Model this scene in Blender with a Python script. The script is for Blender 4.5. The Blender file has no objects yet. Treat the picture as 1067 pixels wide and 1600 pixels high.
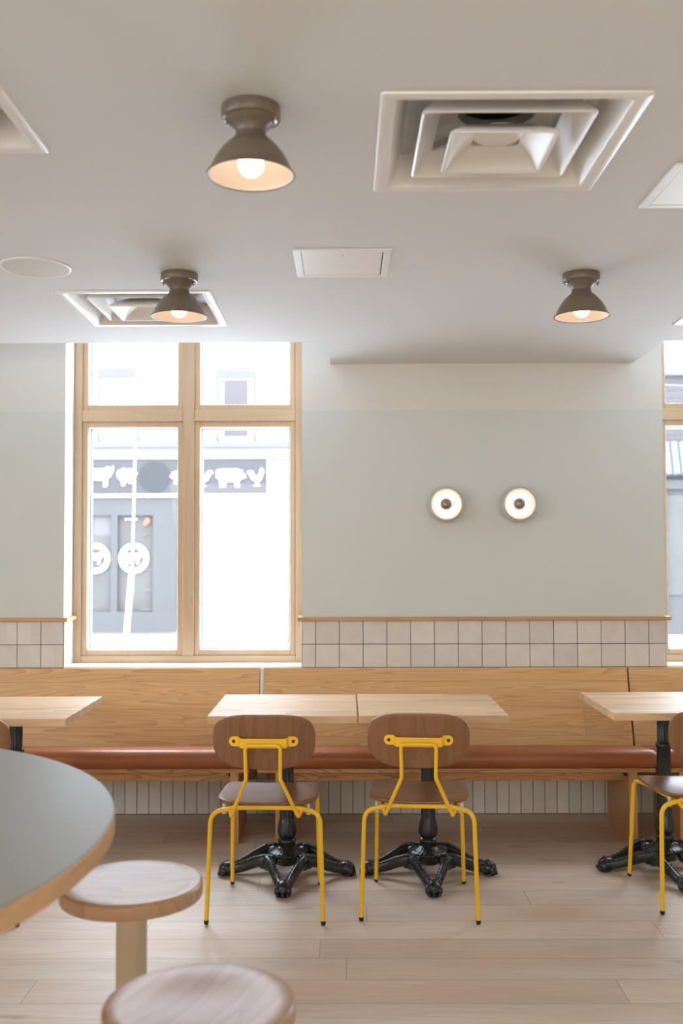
import bpy, bmesh, math, random
from mathutils import Vector, Matrix, noise
random.seed(7)
R = math.radians
PI = math.pi
sc = bpy.context.scene
C = sc.collection

# ------------------------------------------------------------------ camera
cam_d = bpy.data.cameras.new('camera')
cam = bpy.data.objects.new('camera', cam_d); C.objects.link(cam)
cam_d.sensor_fit = 'VERTICAL'; cam_d.sensor_height = 36; cam_d.sensor_width = 24; cam_d.lens = 35.0
cam_d.clip_start = 0.05; cam_d.clip_end = 300
cam.matrix_world = (Matrix.Translation((0, 0, 1.41)) @ Matrix.Rotation(R(0.239), 4, 'Z')
                    @ Matrix.Rotation(R(90 + 2.208), 4, 'X') @ Matrix.Rotation(-0.0026, 4, 'Z'))
cam_d.dof.use_dof = True; cam_d.dof.focus_distance = 4.0; cam_d.dof.aperture_fstop = 2.8
sc.camera = cam

# ------------------------------------------------------------------ light and exposure
SKY = 9.0
LEFT_W = 68.0
BACK_W = 68.0
w = bpy.data.worlds.new('overcast'); sc.world = w; w.use_nodes = True
bg = w.node_tree.nodes['Background']; bg.inputs[0].default_value = (0.82, 0.94, 1.10, 1); bg.inputs[1].default_value = SKY

def area(name, loc, rot, sx, sy, power, col=(1, 1, 1), portal=False):
    d = bpy.data.lights.new(name, 'AREA'); d.shape = 'RECTANGLE'; d.size = sx; d.size_y = sy
    d.energy = power; d.color = col
    o = bpy.data.objects.new(name, d); C.objects.link(o); o.location = loc; o.rotation_euler = rot
    if portal: d.cycles.is_portal = True
    return o
area('window_portal', (-0.88, 5.74, 1.9), (R(-90), 0, 0), 1.28, 2.22, 1, portal=True)
area('window_portal', (2.36, 5.74, 1.9), (R(-90), 0, 0), 1.28, 2.22, 1, portal=True)
# two added fill lights stand in for unseen daylight; both walls are solid
area('back_fill_light', (0.0, -3.2, 1.95), (R(48), 0, 0), 5.0, 1.1, BACK_W, (1.0, 0.95, 0.88))
area('side_fill_light', (-4.1, -0.2, 1.95), (R(48), 0, R(-90)), 4.4, 1.1, LEFT_W, (0.88, 0.96, 1.08))

sc.view_settings.view_transform = 'Standard'; sc.view_settings.look = 'None'
sc.view_settings.exposure = 0.64; sc.view_settings.gamma = 1.0; sc.view_settings.use_curve_mapping = False
try:
    sc.cycles.use_denoising = True
    sc.cycles.max_bounces = 10; sc.cycles.diffuse_bounces = 6; sc.cycles.glossy_bounces = 4
    sc.cycles.transparent_max_bounces = 16; sc.cycles.sample_clamp_indirect = 8
    sc.cycles.caustics_reflective = False; sc.cycles.caustics_refractive = False
except Exception:
    pass

# ------------------------------------------------------------------ material helpers
def lin(r, g, b):
    f = lambda v: (v / 255 / 12.92) if v / 255 <= 0.04045 else ((v / 255 + 0.055) / 1.055) ** 2.4
    return (f(r), f(g), f(b), 1)

class NT:
    def __init__(s, name):
        s.m = bpy.data.materials.new(name); s.m.use_nodes = True
        s.t = s.m.node_tree; s.n = s.t.nodes; s.l = s.t.links
        s.b = s.n['Principled BSDF']
    def node(s, kind, **kw):
        q = s.n.new(kind)
        for k, v in kw.items(): setattr(q, k, v)
        return q
    def put(s, sock, v):
        if isinstance(v, bpy.types.NodeSocket): s.l.new(v, sock)
        elif v is not None: sock.default_value = v
    def math(s, op, a, b=None, clamp=False):
        q = s.node('ShaderNodeMath', operation=op, use_clamp=clamp); s.put(q.inputs[0], a)
        if b is not None: s.put(q.inputs[1], b)
        return q.outputs[0]
    def mix(s, f, a, b, mode='MIX'):
        q = s.node('ShaderNodeMix', data_type='RGBA', blend_type=mode)
        s.put(q.inputs[0], f); s.put(q.inputs[6], a); s.put(q.inputs[7], b)
        return q.outputs[2]
    def comb(s, x, y, z):
        q = s.node('ShaderNodeCombineXYZ')
        for i, v in enumerate((x, y, z)): s.put(q.inputs[i], v)
        return q.outputs[0]
    def coords(s):
        q = s.node('ShaderNodeTexCoord'); p = s.node('ShaderNodeSeparateXYZ'); s.l.new(q.outputs['Object'], p.inputs[0])
        return q.outputs['Object'], p.outputs
    def noise(s, vec, scale, detail=3, rough=0.5):
        q = s.node('ShaderNodeTexNoise'); s.put(q.inputs['Vector'], vec)
        q.inputs['Scale'].default_value = scale; q.inputs['Detail'].default_value = detail; q.inputs['Roughness'].default_value = rough
        return q.outputs[0]
    def white(s, vec):
        q = s.node('ShaderNodeTexWhiteNoise', noise_dimensions='3D'); s.put(q.inputs['Vector'], vec)
        return q.outputs[0]
    def bump(s, h, strength, dist=0.002):
        q = s.node('ShaderNodeBump'); s.put(q.inputs['Height'], h)
        q.inputs['Strength'].default_value = strength; q.inputs['Distance'].default_value = dist
        s.l.new(q.outputs[0], s.b.inputs['Normal'])
    def fin(s, col, rough=0.5, metal=0.0, spec=0.5, coat=0.0, coat_r=0.1):
        s.put(s.b.inputs['Base Color'], col); s.put(s.b.inputs['Roughness'], rough)
        s.b.inputs['Metallic'].default_value = metal; s.b.inputs['Specular IOR Level'].default_value = spec
        s.b.inputs['Coat Weight'].default_value = coat; s.b.inputs['Coat Roughness'].default_value = coat_r
        return s.m

def plain(name, col, rough=0.5, metal=0.0, var=0.06, scale=14, spec=0.5, bump=0.0, coat=0.0, coat_r=0.1):
    t = NT(name); v, _ = t.coords()
    n = t.noise(v, scale, 3)
    k = t.math('ADD', t.math('MULTIPLY', n, 2 * var), 1 - var)
    c = t.mix(1.0, col, t.comb(k, k, k), 'MULTIPLY')
    if bump: t.bump(t.noise(v, scale * 12, 2), bump, 0.001)
    return t.fin(c, rough, metal, spec, coat, coat_r)

def emit(name, col, strength):
    t = NT(name)
    t.b.inputs['Base Color'].default_value = (0.02, 0.02, 0.02, 1)
    t.b.inputs['Emission Color'].default_value = col; t.b.inputs['Emission Strength'].default_value = strength
    return t.m

def wood(name, light, dark, g='X', a='Z', board=None, length=None, ring=30, stretch=0.12, kr=0.5, kf=0.4, tone=0.2,
         rough=0.42, seam=0.0, seam_len=True, spec=0.5, bump=0.0, along=9.0, across=9.0, distort=5.0, off=0.0, coat=0.0, coat_r=0.2, knots=0.0, fib=160, seam_dark=0.45):
    t = NT(name); v, p = t.coords()
    idx = {'X': 0, 'Y': 1, 'Z': 2}; th = [k for k in 'XYZ' if k not in (g, a)][0]
    rnd = t.node('ShaderNodeObjectInfo').outputs['Random']
    G, A, T = p[idx[g]], p[idx[a]], p[idx[th]]
    rr = t.math('MULTIPLY', rnd, 13.7)
    edge = None
    if board:
        aa = t.math('DIVIDE', t.math('ADD', A, off), board)
        row = t.math('FLOOR', aa); fr = t.math('SUBTRACT', aa, row)
        loc = t.math('MULTIPLY', t.math('SUBTRACT', fr, 0.5), board)
        h0 = t.white(t.comb(row, rr, 0.3))
        if length:
            gg = t.math('ADD', t.math('DIVIDE', G, length), t.math('MULTIPLY', h0, 7.3))
            col = t.math('FLOOR', gg); gf = t.math('SUBTRACT', gg, col)
        else:
            col = 0.0
        h1 = t.white(t.comb(row, t.math('ADD', rr, 1.7), col)); h2 = t.white(t.comb(row, t.math('ADD', rr, 4.1), col))
        if seam:
            edge = t.math('GREATER_THAN', t.math('ABSOLUTE', loc), board / 2 - seam)
            if length and seam_len:
                e2 = t.math('LESS_THAN', gf, 2 * seam / length)
                edge = t.math('MAXIMUM', edge, e2)
        va = t.math('ADD', loc, t.math('MULTIPLY', t.math('SUBTRACT', h1, 0.5), board * 1.6))
        vg = t.math('ADD', t.math('MULTIPLY', G, stretch), t.math('MULTIPLY', h2, 31.0))
        vt = t.math('ADD', T, t.math('ADD', t.math('MULTIPLY', h2, 0.06), 0.015))
    else:
        h1 = rnd
        va = t.math('ADD', A, rr); vg = t.math('ADD', t.math('MULTIPLY', G, stretch), rr); vt = t.math('ADD', T, 0.05)
    nz = t.noise(t.comb(t.math('MULTIPLY', vg, along), t.math('MULTIPLY', va, across), t.math('MULTIPLY', vt, across * 0.6)), 1.0, 1.5, 0.35)
    sw = t.math('FRACT', t.math('MULTIPLY', nz, ring))
    ringf = t.math('POWER', sw, 2.2)
    fvec = t.comb(t.math('MULTIPLY', G, fib * 0.04), t.math('MULTIPLY', va, fib), t.math('MULTIPLY', T, fib))
    fibre = t.noise(fvec, 1.0, 3, 0.6)
    slow = t.noise(t.comb(vg, va, vt), 9.0, 2)
    f = t.math('ADD', t.math('MULTIPLY', ringf, kr), t.math('MULTIPLY', t.math('SUBTRACT', fibre, 0.35), kf * 1.6))
    f = t.math('ADD', f, t.math('MULTIPLY', t.math('SUBTRACT', slow, 0.5), 0.5), True)
    c = t.mix(f, light, dark)
    k = t.math('ADD', t.math('MULTIPLY', t.math('SUBTRACT', h1, 0.5), tone), 1.0)
    c = t.mix(1.0, c, t.comb(k, k, k), 'MULTIPLY')
    if knots:
        warm = t.noise(t.comb(t.math('MULTIPLY', G, 0.9), t.math('MULTIPLY', A, 3.0), h1), 1.6, 2)
        c = t.mix(t.math('MULTIPLY', t.math('SUBTRACT', warm, 0.42), 1.9, True), c, (light[0] * 0.86, light[1] * 0.72, light[2] * 0.60, 1))
        kn = t.noise(t.comb(t.math('MULTIPLY', G, 3.2), t.math('MULTIPLY', A, 13.0), t.math('ADD', rr, h1)), 1.0, 2.5, 0.55)
        kf_ = t.math('MULTIPLY', t.math('SUBTRACT', kn, 0.665), 9.0 * knots, True)
        c = t.mix(t.math('MINIMUM', kf_, knots), c, (dark[0] * 0.42, dark[1] * 0.42, dark[2] * 0.44, 1))
    if edge is not None:
        c = t.mix(t.math('MULTIPLY', edge, seam_dark), c, (dark[0] * 0.3, dark[1] * 0.28, dark[2] * 0.26, 1))
    if bump: t.bump(fibre, bump, 0.0008)
    return t.fin(c, rough, 0, spec, coat, coat_r)

def glass_mat(name, tint=(1, 1, 1, 1), refl=0.10):
    t = NT(name); t.n.remove(t.b)
    tr = t.node('ShaderNodeBsdfTransparent'); tr.inputs[0].default_value = tint
    gl = t.node('ShaderNodeBsdfGlossy'); gl.inputs['Roughness'].default_value = 0.02
    lw = t.node('ShaderNodeLayerWeight')
    fr_ = t.math('ADD', t.math('MULTIPLY', t.math('POWER', lw.outputs['Facing'], 5.0), 0.9), 0.012)
    mx = t.node('ShaderNodeMixShader')
    t.l.new(fr_, mx.inputs[0]); t.l.new(tr.outputs[0], mx.inputs[1]); t.l.new(gl.outputs[0], mx.inputs[2])
    t.l.new(mx.outputs[0], t.n['Material Output'].inputs[0])
    return t.m

# ------------------------------------------------------------------ materials
M = {}
def wall_mat():
    t = NT('two_tone_wall_paint'); v, p = t.coords()
    hi = t.math('GREATER_THAN', p[2], 2.169)
    c = t.mix(hi, lin(219, 222, 217), lin(228, 226, 220))
    n = t.noise(v, 2.5, 3); k = t.math('ADD', t.math('MULTIPLY', n, 0.05), 0.975)
    c = t.mix(1.0, c, t.comb(k, k, k), 'MULTIPLY')
    t.bump(t.noise(v, 160, 2), 0.08, 0.001)
    return t.fin(c, 0.7, 0, 0.3)
M['wall'] = wall_mat()
M['ceiling'] = plain('ceiling_paint', lin(223, 224, 224), 0.75, var=0.015, scale=2, spec=0.25, bump=0.04)
M['white'] = plain('white_paint', lin(236, 235, 231), 0.4, var=0.01)
M['vent_white'] = plain('vent_enamel', lin(236, 234, 230), 0.24, var=0.015)
M['galv'] = plain('galvanised_sheet', lin(196, 198, 198), 0.4, 0.35, var=0.12, scale=30)
M['duct'] = plain('duct_dark', lin(26, 25, 24), 0.8)
M['floor'] = wood('oak_floor', lin(222, 205, 187), lin(178, 156, 136), 'X', 'Y', board=0.1716, length=1.9, ring=9, stretch=0.1, along=8, across=14, kr=0.22, kf=0.42,
                  tone=0.24, rough=0.46, seam=0.0014, spec=0.42, knots=0.55, distort=7, off=0.1037, fib=120, seam_dark=0.55)
M['oak'] = wood('honey_oak', lin(230, 186, 130), lin(192, 140, 86), 'X', 'Z', board=0.142, length=3.6, ring=18, stretch=0.1, along=7, across=13, kr=0.62, kf=0.42,
                tone=0.10, rough=0.4, seam=0.0006, distort=6, off=0.02, seam_dark=0.5)
M['oak_v'] = wood('honey_oak_upright', lin(216, 168, 112), lin(176, 122, 72), 'Z', 'Y', ring=14, stretch=0.1, kr=0.6, kf=0.42, tone=0.1, rough=0.42)
M['oak_rail'] = wood('honey_oak_rail', lin(206, 152, 94), lin(150, 98, 54), 'X', 'Z', ring=16, stretch=0.1, along=18, across=14, kr=0.95, kf=0.4, tone=0.06, rough=0.42, distort=8)
M['ledge'] = wood('oak_ledge', lin(206, 164, 116), lin(170, 124, 80), 'X', 'Y', ring=10, kr=0.4, kf=0.4, tone=0.05)
M['butcher'] = wood('pale_strip_tabletop', lin(218, 184, 144), lin(186, 144, 104), 'X', 'Y', board=0.043, length=0.42, ring=8, stretch=0.1, kr=0.35, kf=0.4,
                    tone=0.25, rough=0.5, seam=0.0004, seam_dark=0.3, spec=0.4)
M['butcher_edge'] = M['butcher']
M['winwood'] = wood('pine_frame', lin(210, 182, 150), lin(188, 152, 118), 'Z', 'X', ring=10, stretch=0.05, kr=0.3, kf=0.3, tone=0.04, rough=0.4)
M['winwood_h'] = wood('pine_frame_across', lin(210, 182, 150), lin(188, 152, 118), 'X', 'Z', ring=10, stretch=0.05, kr=0.3, kf=0.3, tone=0.04, rough=0.4)
M['chairwood'] = wood('brown_beech_ply', lin(136, 92, 56), lin(92, 60, 34), 'Z', 'X', ring=7, stretch=0.1, along=10, across=12, kr=0.35, kf=0.4, tone=0.1, rough=0.33, fib=220, spec=0.6)
M['seatwood'] = wood('brown_beech_seat', lin(136, 94, 60), lin(94, 62, 38), 'X', 'Y', ring=7, stretch=0.1, along=10, across=12, kr=0.35, kf=0.4, tone=0.1, rough=0.33, fib=220, spec=0.6)
M['stoolwood'] = wood('stool_oak', lin(182, 146, 114), lin(150, 114, 86), 'X', 'Y', board=0.085, ring=10, stretch=0.1, kr=0.5, kf=0.4, tone=0.2, rough=0.34, seam=0.0004, spec=0.55)
M['plyedge'] = wood('table_edge_oak', lin(214, 172, 126), lin(176, 130, 88), 'X', 'Z', ring=8, stretch=0.05, kr=0.3, kf=0.4, tone=0.05, rough=0.45)
M['laminate'] = plain('sage_laminate', lin(149, 148, 138), 0.45, var=0.012, scale=40, spec=0.3)
M['yellow'] = plain('yellow_enamel', lin(246, 194, 36), 0.34, var=0.03)
M['black_iron'] = plain('black_cast_iron', lin(42, 45, 45), 0.27, 0.2, var=0.25, scale=60, bump=0.25, spec=0.65)
M['black'] = plain('black_rubber', lin(24, 23, 22), 0.5)
M['bumper'] = plain('clear_plastic', lin(214, 214, 210), 0.25)
M['taupe'] = plain('taupe_enamel', lin(118, 106, 91), 0.32, var=0.05, scale=200)
M['shade_in'] = plain('shade_inner_white', lin(236, 226, 214), 0.45)
M['socket'] = plain('ceramic_socket', lin(222, 214, 202), 0.4)
M['bulb'] = emit('warm_bulb', (1.0, 0.74, 0.56, 1), 3.2)
M['steel'] = plain('bright_screw', lin(200, 200, 198), 0.2, 0.9)
M['sconce'] = plain('sage_sconce_enamel', lin(202, 204, 196), 0.4, var=0.01)
M['sconce_in'] = plain('sconce_inner_white', lin(244, 236, 226), 0.45)
M['sconce_bulb'] = emit('sconce_glow', (1.0, 0.84, 0.72, 1), 4.6)
M['mirror'] = plain('mirrored_bulb_cap', lin(158, 146, 136), 0.2, 0.6)
M['grille'] = plain('speaker_grille', lin(212, 209, 203), 0.6, var=0.02, scale=300)
M['cream_post'] = plain('cream_powder_coat', lin(188, 172, 144), 0.3, var=0.02)
M['gasket'] = plain('grey_gasket', lin(150, 158, 164), 0.5)
M['bead'] = plain('white_bead', lin(238, 236, 230), 0.4)
M['grout'] = plain('dark_grout', lin(74, 66, 57), 0.9)
M['glass'] = glass_mat('clear_glass')
def leather():
    t = NT('cognac_leather'); v, p = t.coords()
    n = t.noise(v, 5, 4); c = t.mix(n, lin(176, 102, 54), lin(134, 74, 36))
    t.bump(t.noise(v, 420, 2), 0.15, 0.0006)
    return t.fin(c, 0.38, 0, 0.5)
M['leather'] = leather()
def tile(name, pitch_x, pitch_z, ox, oz):
    t = NT(name); v, p = t.coords()
    ix = t.math('FLOOR', t.math('DIVIDE', t.math('SUBTRACT', p[0], ox), pitch_x)); iz = t.math('FLOOR', t.math('DIVIDE', t.math('SUBTRACT', p[2], oz), pitch_z))
    h = t.white(t.comb(ix, iz, 0.5))
    n = t.noise(v, 14, 4, 0.6)
    c = t.mix(n, lin(236, 232, 225), lin(217, 211, 202))
    k = t.math('ADD', t.math('MULTIPLY', h, 0.13), 0.93)
    c = t.mix(1.0, c, t.comb(k, k, k), 'MULTIPLY')
    t.bump(t.noise(v, 22, 3), 0.5, 0.004)
    return t.fin(c, 0.24, 0, 0.5)
M['tile_sq'] = tile('zellige_square', 0.128, 0.1252, -0.164, 0.7806)
M['tile_up'] = tile('zellige_upright', 0.0642, 0.19, -0.03, 0.002)
# street
def brick(name, c1, c2, mortar, sx=0.22, sz=0.075):
    t = NT(name); v, p = t.coords()
    b = t.node('ShaderNodeTexBrick'); t.put(b.inputs['Vector'], t.comb(p[0], p[2], 0.0))
    b.inputs['Color1'].default_value = c1; b.inputs['Color2'].default_value = c2; b.inputs['Mortar'].default_value = mortar
    b.inputs['Scale'].default_value = 1.0; b.inputs['Brick Width'].default_value = sx; b.inputs['Row Height'].default_value = sz
    b.inputs['Mortar Size'].default_value = 0.006
    return t.fin(b.outputs[0], 0.85, 0, 0.2)
M['white_brick'] = brick('painted_white_brick', lin(142, 140, 138), lin(134, 132, 131), lin(112, 111, 110))
M['red_brick'] = brick('weathered_brick', lin(72, 66, 65), lin(64, 59, 60), lin(80, 78, 77))
M['stone'] = plain('pale_stone', lin(88, 85, 83), 0.8, var=0.1, scale=3, spec=0.1)
M['shop_paint'] = plain('slate_shop_paint', lin(72, 70, 69), 0.7, var=0.04, scale=2, spec=0.1)
M['sign_board'] = plain('sign_slate', lin(64, 62, 62), 0.7, var=0.03, scale=2, spec=0.1)
M['sign_disc'] = plain('sign_disc_slate', lin(54, 53, 53), 0.7, spec=0.1)
M['sign_white'] = plain('sign_white', lin(240, 240, 236), 0.6)
M['shop_glass'] = plain('dim_shop_pane', lin(74, 71, 68), 0.5, var=0.3, scale=1.3, spec=0.1)
M['dark_pane'] = plain('upper_window_pane', lin(73, 67, 67), 0.5, var=0.1, scale=2, spec=0.1)
M['win_grey'] = plain('grey_window_surround', lin(83, 80, 77), 0.7, spec=0.1)
M['asphalt'] = plain('asphalt', lin(212, 212, 212), 0.9, var=0.08, scale=3)
M['pavement'] = plain('pavement', lin(232, 232, 232), 0.9, var=0.06, scale=3)
M['guard'] = plain('cream_guard', lin(206, 190, 164), 0.5)
M['wire'] = plain('pale_wire', lin(74, 75, 78), 0.5)
M['orange'] = emit('orange_lamp_glow', (1.0, 0.36, 0.18, 1), 0.65)
M['warm_lamp'] = emit('warm_lamp_glow', (1.0, 0.86, 0.66, 1), 0.9)
M['awning'] = plain('pale_awning', lin(86, 89, 92), 0.6)
M['pole_grey'] = plain('galvanised_post', lin(80, 79, 82), 0.5)
M['red_mark'] = plain('red_mark', lin(96, 44, 38), 0.6)

# ------------------------------------------------------------------ mesh helpers
class MB:
    def __init__(s): s.bm = bmesh.new()
    def _merge(s, b, mat=None):
        if mat is not None: b.transform(mat)
        me = bpy.data.meshes.new('tmp'); b.to_mesh(me); b.free(); s.bm.from_mesh(me); bpy.data.meshes.remove(me)
    def box(s, lo, hi, bev=0.0, seg=2, mat=None):
        b = bmesh.new(); bmesh.ops.create_cube(b, size=1)
        for v in b.verts:
            v.co = Vector([lo[i] + (v.co[i] + 0.5) * (hi[i] - lo[i]) for i in range(3)])
        if bev: bmesh.ops.bevel(b, geom=b.edges[:], offset=bev, segments=seg, profile=0.5, affect='EDGES')
        s._merge(b, mat); return s
    def lathe(s, prof, segs=48, mat=None, rad=None, cap0=False, cap1=False):
        """prof: (r, z) list; rad(r, z, ang) may modulate the radius"""
        b = bmesh.new(); rings = []
        for r, z in prof:
            if r < 1e-6: rings.append([b.verts.new((0, 0, z))]); continue
            ring = []
            for k in range(segs):
                a = 2 * PI * k / segs; q = rad(r, z, a) if rad else r
                ring.append(b.verts.new((q * math.cos(a), q * math.sin(a), z)))
            rings.append(ring)
        for A, B in zip(rings, rings[1:]):
            if len(A) == 1 and len(B) == 1: continue
            for k in range(segs):
                k2 = (k + 1) % segs
                if len(A) == 1: b.faces.new((A[0], B[k2], B[k]))
                elif len(B) == 1: b.faces.new((A[k], A[k2], B[0]))
                else: b.faces.new((A[k], A[k2], B[k2], B[k]))
        if cap0 and len(rings[0]) > 1: b.faces.new(rings[0][::-1])
        if cap1 and len(rings[-1]) > 1: b.faces.new(rings[-1])
        bmesh.ops.recalc_face_normals(b, faces=b.faces[:])
        s._merge(b, mat); return s
    def tube(s, pts, rad, segs=12, mat=None, sx=1.0, sy=1.0):
        b = bmesh.new(); pts = [Vector(p) for p in pts]; n = len(pts)
        rads = rad if isinstance(rad, (list, tuple)) else [rad] * n
        tang = [((pts[min(i + 1, n - 1)] - pts[max(i - 1, 0)]).normalized()) for i in range(n)]
        up = Vector((0, 0, 1)) if abs(tang[0].z) < 0.9 else Vector((0, 1, 0))
        nrm = (up - tang[0] * up.dot(tang[0])).normalized(); rings = []
        for i in range(n):
            nrm = (nrm - tang[i] * nrm.dot(tang[i])).normalized(); bn = tang[i].cross(nrm)
            rings.append([b.verts.new(pts[i] + (nrm * math.cos(2 * PI * k / segs) * sx + bn * math.sin(2 * PI * k / segs) * sy) * rads[i]) for k in range(segs)])
        for A, B in zip(rings, rings[1:]):
            for k in range(segs): b.faces.new((A[k], A[(k + 1) % segs], B[(k + 1) % segs], B[k]))
        b.faces.new(rings[0][::-1]); b.faces.new(rings[-1])
        bmesh.ops.recalc_face_normals(b, faces=b.faces[:])
        s._merge(b, mat); return s
    def ball(s, c, r, sub=2, scale=(1, 1, 1)):
        b = bmesh.new(); bmesh.ops.create_icosphere(b, subdivisions=sub, radius=r)
        for v in b.verts: v.co = Vector((v.co.x * scale[0] + c[0], v.co.y * scale[1] + c[1], v.co.z * scale[2] + c[2]))
        s._merge(b); return s
    def prism(s, outline, y0, y1, mat=None, bev=0.0):
        """outline in XZ, extruded along Y from y0 to y1"""
        b = bmesh.new()
        f = b.faces.new([b.verts.new((x, y0, z)) for x, z in outline])
        r = bmesh.ops.extrude_face_region(b, geom=[f])
        for v in [g for g in r['geom'] if isinstance(g, bmesh.types.BMVert)]: v.co.y = y1
        bmesh.ops.recalc_face_normals(b, faces=b.faces[:])
        if bev: bmesh.ops.bevel(b, geom=[e for e in b.edges if abs(e.verts[0].co.y - e.verts[1].co.y) < 1e-6], offset=bev, segments=2, profile=0.5, affect='EDGES')
        s._merge(b, mat); return s
    def build(s, name, mat, parent=None, smooth=False, loc=None, angle=40):
        me = bpy.data.meshes.new(name); s.bm.to_mesh(me); s.bm.free()
        me.materials.append(M[mat] if isinstance(mat, str) else mat)
        if smooth:
            for p in me.polygons: p.use_smooth = True
            me.set_sharp_from_angle(angle=R(angle))
        o = bpy.data.objects.new(name, me); C.objects.link(o)
        if parent: o.parent = parent
        if loc: o.location = loc
        return o

def tag(o, label=None, cat=None, group=None, kind=None):
    if label: o['label'] = label
    if cat: o['category'] = cat
    if group: o['group'] = group
    if kind: o['kind'] = kind
    return o
def thing(name, label, cat, loc=(0, 0, 0), rz=0.0, group=None):
    o = bpy.data.objects.new(name, None); C.objects.link(o); o.empty_display_size = 0.1
    o.location = loc; o.rotation_euler = (0, 0, rz)
    return tag(o, label, cat, group)
def dup(root, loc, rz=0.0, label=None):
    kids = {}
    for q in bpy.data.objects:
        if q.parent: kids.setdefault(q.parent, []).append(q)
    r = root.copy(); C.objects.link(r); r.location = loc; r.rotation_euler = (0, 0, rz)
    if label: r['label'] = label
    for ch in kids.get(root, []):
        c = ch.copy(); C.objects.link(c); c.parent = r
        for g in kids.get(ch, []):
            d = g.copy(); C.objects.link(d); d.parent = c
    return r
def struct(name, mb, mat, parent=None, smooth=False):
    o = mb.build(name, mat, parent, smooth)
    if not parent: o['kind'] = 'structure'
    return o
def arc(c, r, a0, a1, n):
    return [(c[0] + r * math.cos(a0 + (a1 - a0) * i / n), c[1] + r * math.sin(a0 + (a1 - a0) * i / n)) for i in range(n + 1)]
def fillet(pts, rad, n=6):
    """round the inner corners of a 3-D polyline"""
    pts = [Vector(p) for p in pts]; out = [pts[0]]
    rads = rad if isinstance(rad, (list, tuple)) else [rad] * (len(pts) - 2)
    for i in range(1, len(pts) - 1):
        a, b, c = pts[i - 1], pts[i], pts[i + 1]; u = (a - b).normalized(); v = (c - b).normalized()
        ang = u.angle(v); d = min(rads[i - 1] / math.tan(ang / 2), (a - b).length * 0.48, (c - b).length * 0.48)
        p0 = b + u * d; p1 = b + v * d
        for k in range(n + 1):
            t = k / n; out.append(p0 * (1 - t) ** 2 + b * 2 * t * (1 - t) + p1 * t ** 2)
    out.append(pts[-1]); return out

# ================================================================== THE ROOM
WY = 5.386          # face of the window wall
CZ = 2.424          # ceiling
XL, XR, YB = -4.4, 4.6, -3.5
W1 = (-1.523, -0.236); W2 = (1.720, 3.007)      # window openings
SILL = 0.785; WTOP = 3.0; WOUT = 5.74
struct('floor', MB().box((XL - 0.1, YB - 0.1, -0.12), (XR + 0.1, WY + 0.02, 0.0)), 'floor')
mb = MB()
for x0, x1 in ((XL - 0.1, W1[0]), (W1[1], W2[0]), (W2[1], XR + 0.1)): mb.box((x0, WY, -0.12), (x1, WOUT, 3.2))
for x0, x1 in (W1, W2):
    mb.box((x0, WY, -0.12), (x1, WOUT, SILL - 0.012)); mb.box((x0, WY, WTOP), (x1, WOUT, 3.2))
wall_front = struct('wall_front', mb, 'wall')
struct('wall_left', MB().box((XL - 0.12, YB, 0), (XL, WY, 3.2)), 'wall')
struct('wall_right', MB().box((XR, YB, 0), (XR + 0.12, WY, 3.2)), 'wall')
mb = MB(); y0, y1 = YB - 0.12, YB
mb.box((XL, y0, 0), (XR, y1, 3.2))
struct('wall_back', mb, 'wall')

# ceiling with deep pockets at the windows and holes for the air vents
VENTS = [(0.385, 2.47), (-0.832, 4.145), (-1.052, 2.185), (1.775, 4.155)]
VH = 0.272
holes = [(x - VH, x + VH, y - VH, y + VH) for x, y in VENTS]
NY = 4.815
pockets = [(-2.3, -0.082, NY, WY), (1.556, 3.16, NY, WY)]
xs = sorted({XL, XR} | {v for h in holes + pockets for v in h[:2]}); ys = sorted({YB, NY, WY} | {v for h in holes for v in h[2:]})
mb = MB()
for a, b in zip(xs, xs[1:]):
    run = None
    for c, d in zip(ys, ys[1:]):
        mx, my = (a + b) / 2, (c + d) / 2
        if any(h[0] < mx < h[1] and h[2] < my < h[3] for h in holes + pockets): continue
        mb.box((a, c, CZ), (b, d, 3.2))
for p in pockets: mb.box((p[0] - 0.02, p[2] - 0.02, 3.15), (p[1] + 0.02, p[3] + 0.02, 3.25))
for h in holes: mb.box((h[0] - 0.02, h[2] - 0.02, 2.95), (h[1] + 0.02, h[3] + 0.02, 3.1))
struct('ceiling', mb, 'ceiling')

# tiles
def tile_mesh(cells, y, thick, amp=0.010, bev=0.0022):
    mb = MB()
    for x0, x1, z0, z1 in cells:
        g = 0.0014
        c = Vector(((x0 + x1) / 2, y, (z0 + z1) / 2))
        m = Matrix.Translation(c) @ Matrix.Rotation(random.uniform(-amp, amp), 4, 'X') @ Matrix.Rotation(random.uniform(-amp, amp), 4, 'Z') @ Matrix.Translation(-c)
        dy = random.uniform(-0.0008, 0.0008)
        mb.box((x0 + g, y - thick + dy, z0 + g), (x1 - g, y + 0.004 + dy, z1 - g), bev, 2, m)
    return mb
rows = [(0.5302, 0.6554), (0.6554, 0.7806), (0.7806, 0.9058), (0.9058, 1.031)]
cells = []
for lo, hi in ((XL, W1[0]), (W1[1], W2[0]), (W2[1], XR)):
    if lo == XL:
        xx = W1[0]
        while xx < W1[1] - 0.02:
            for z0, z1 in rows[:2]: cells.append((xx, min(xx + 0.128, W1[1]), z0, z1))
            xx += 0.128
    base = -0.164 if lo > -1 else -1.644
    k0 = math.floor((lo - base) / 0.128); x = base + k0 * 0.128
    while x < hi:
        a, b = max(x, lo), min(x + 0.128, hi)
        if b - a > 0.006 and abs((a + b) / 2) < 3.3:
            for z0, z1 in rows: cells.append((a, b, z0, z1))
        x += 0.128
tile_mesh(cells, WY - 0.001, 0.006).build('tile_band', 'tile_sq', wall_front)
cells = []; x = -3.2
x = -0.03 - 50 * 0.0642
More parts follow.
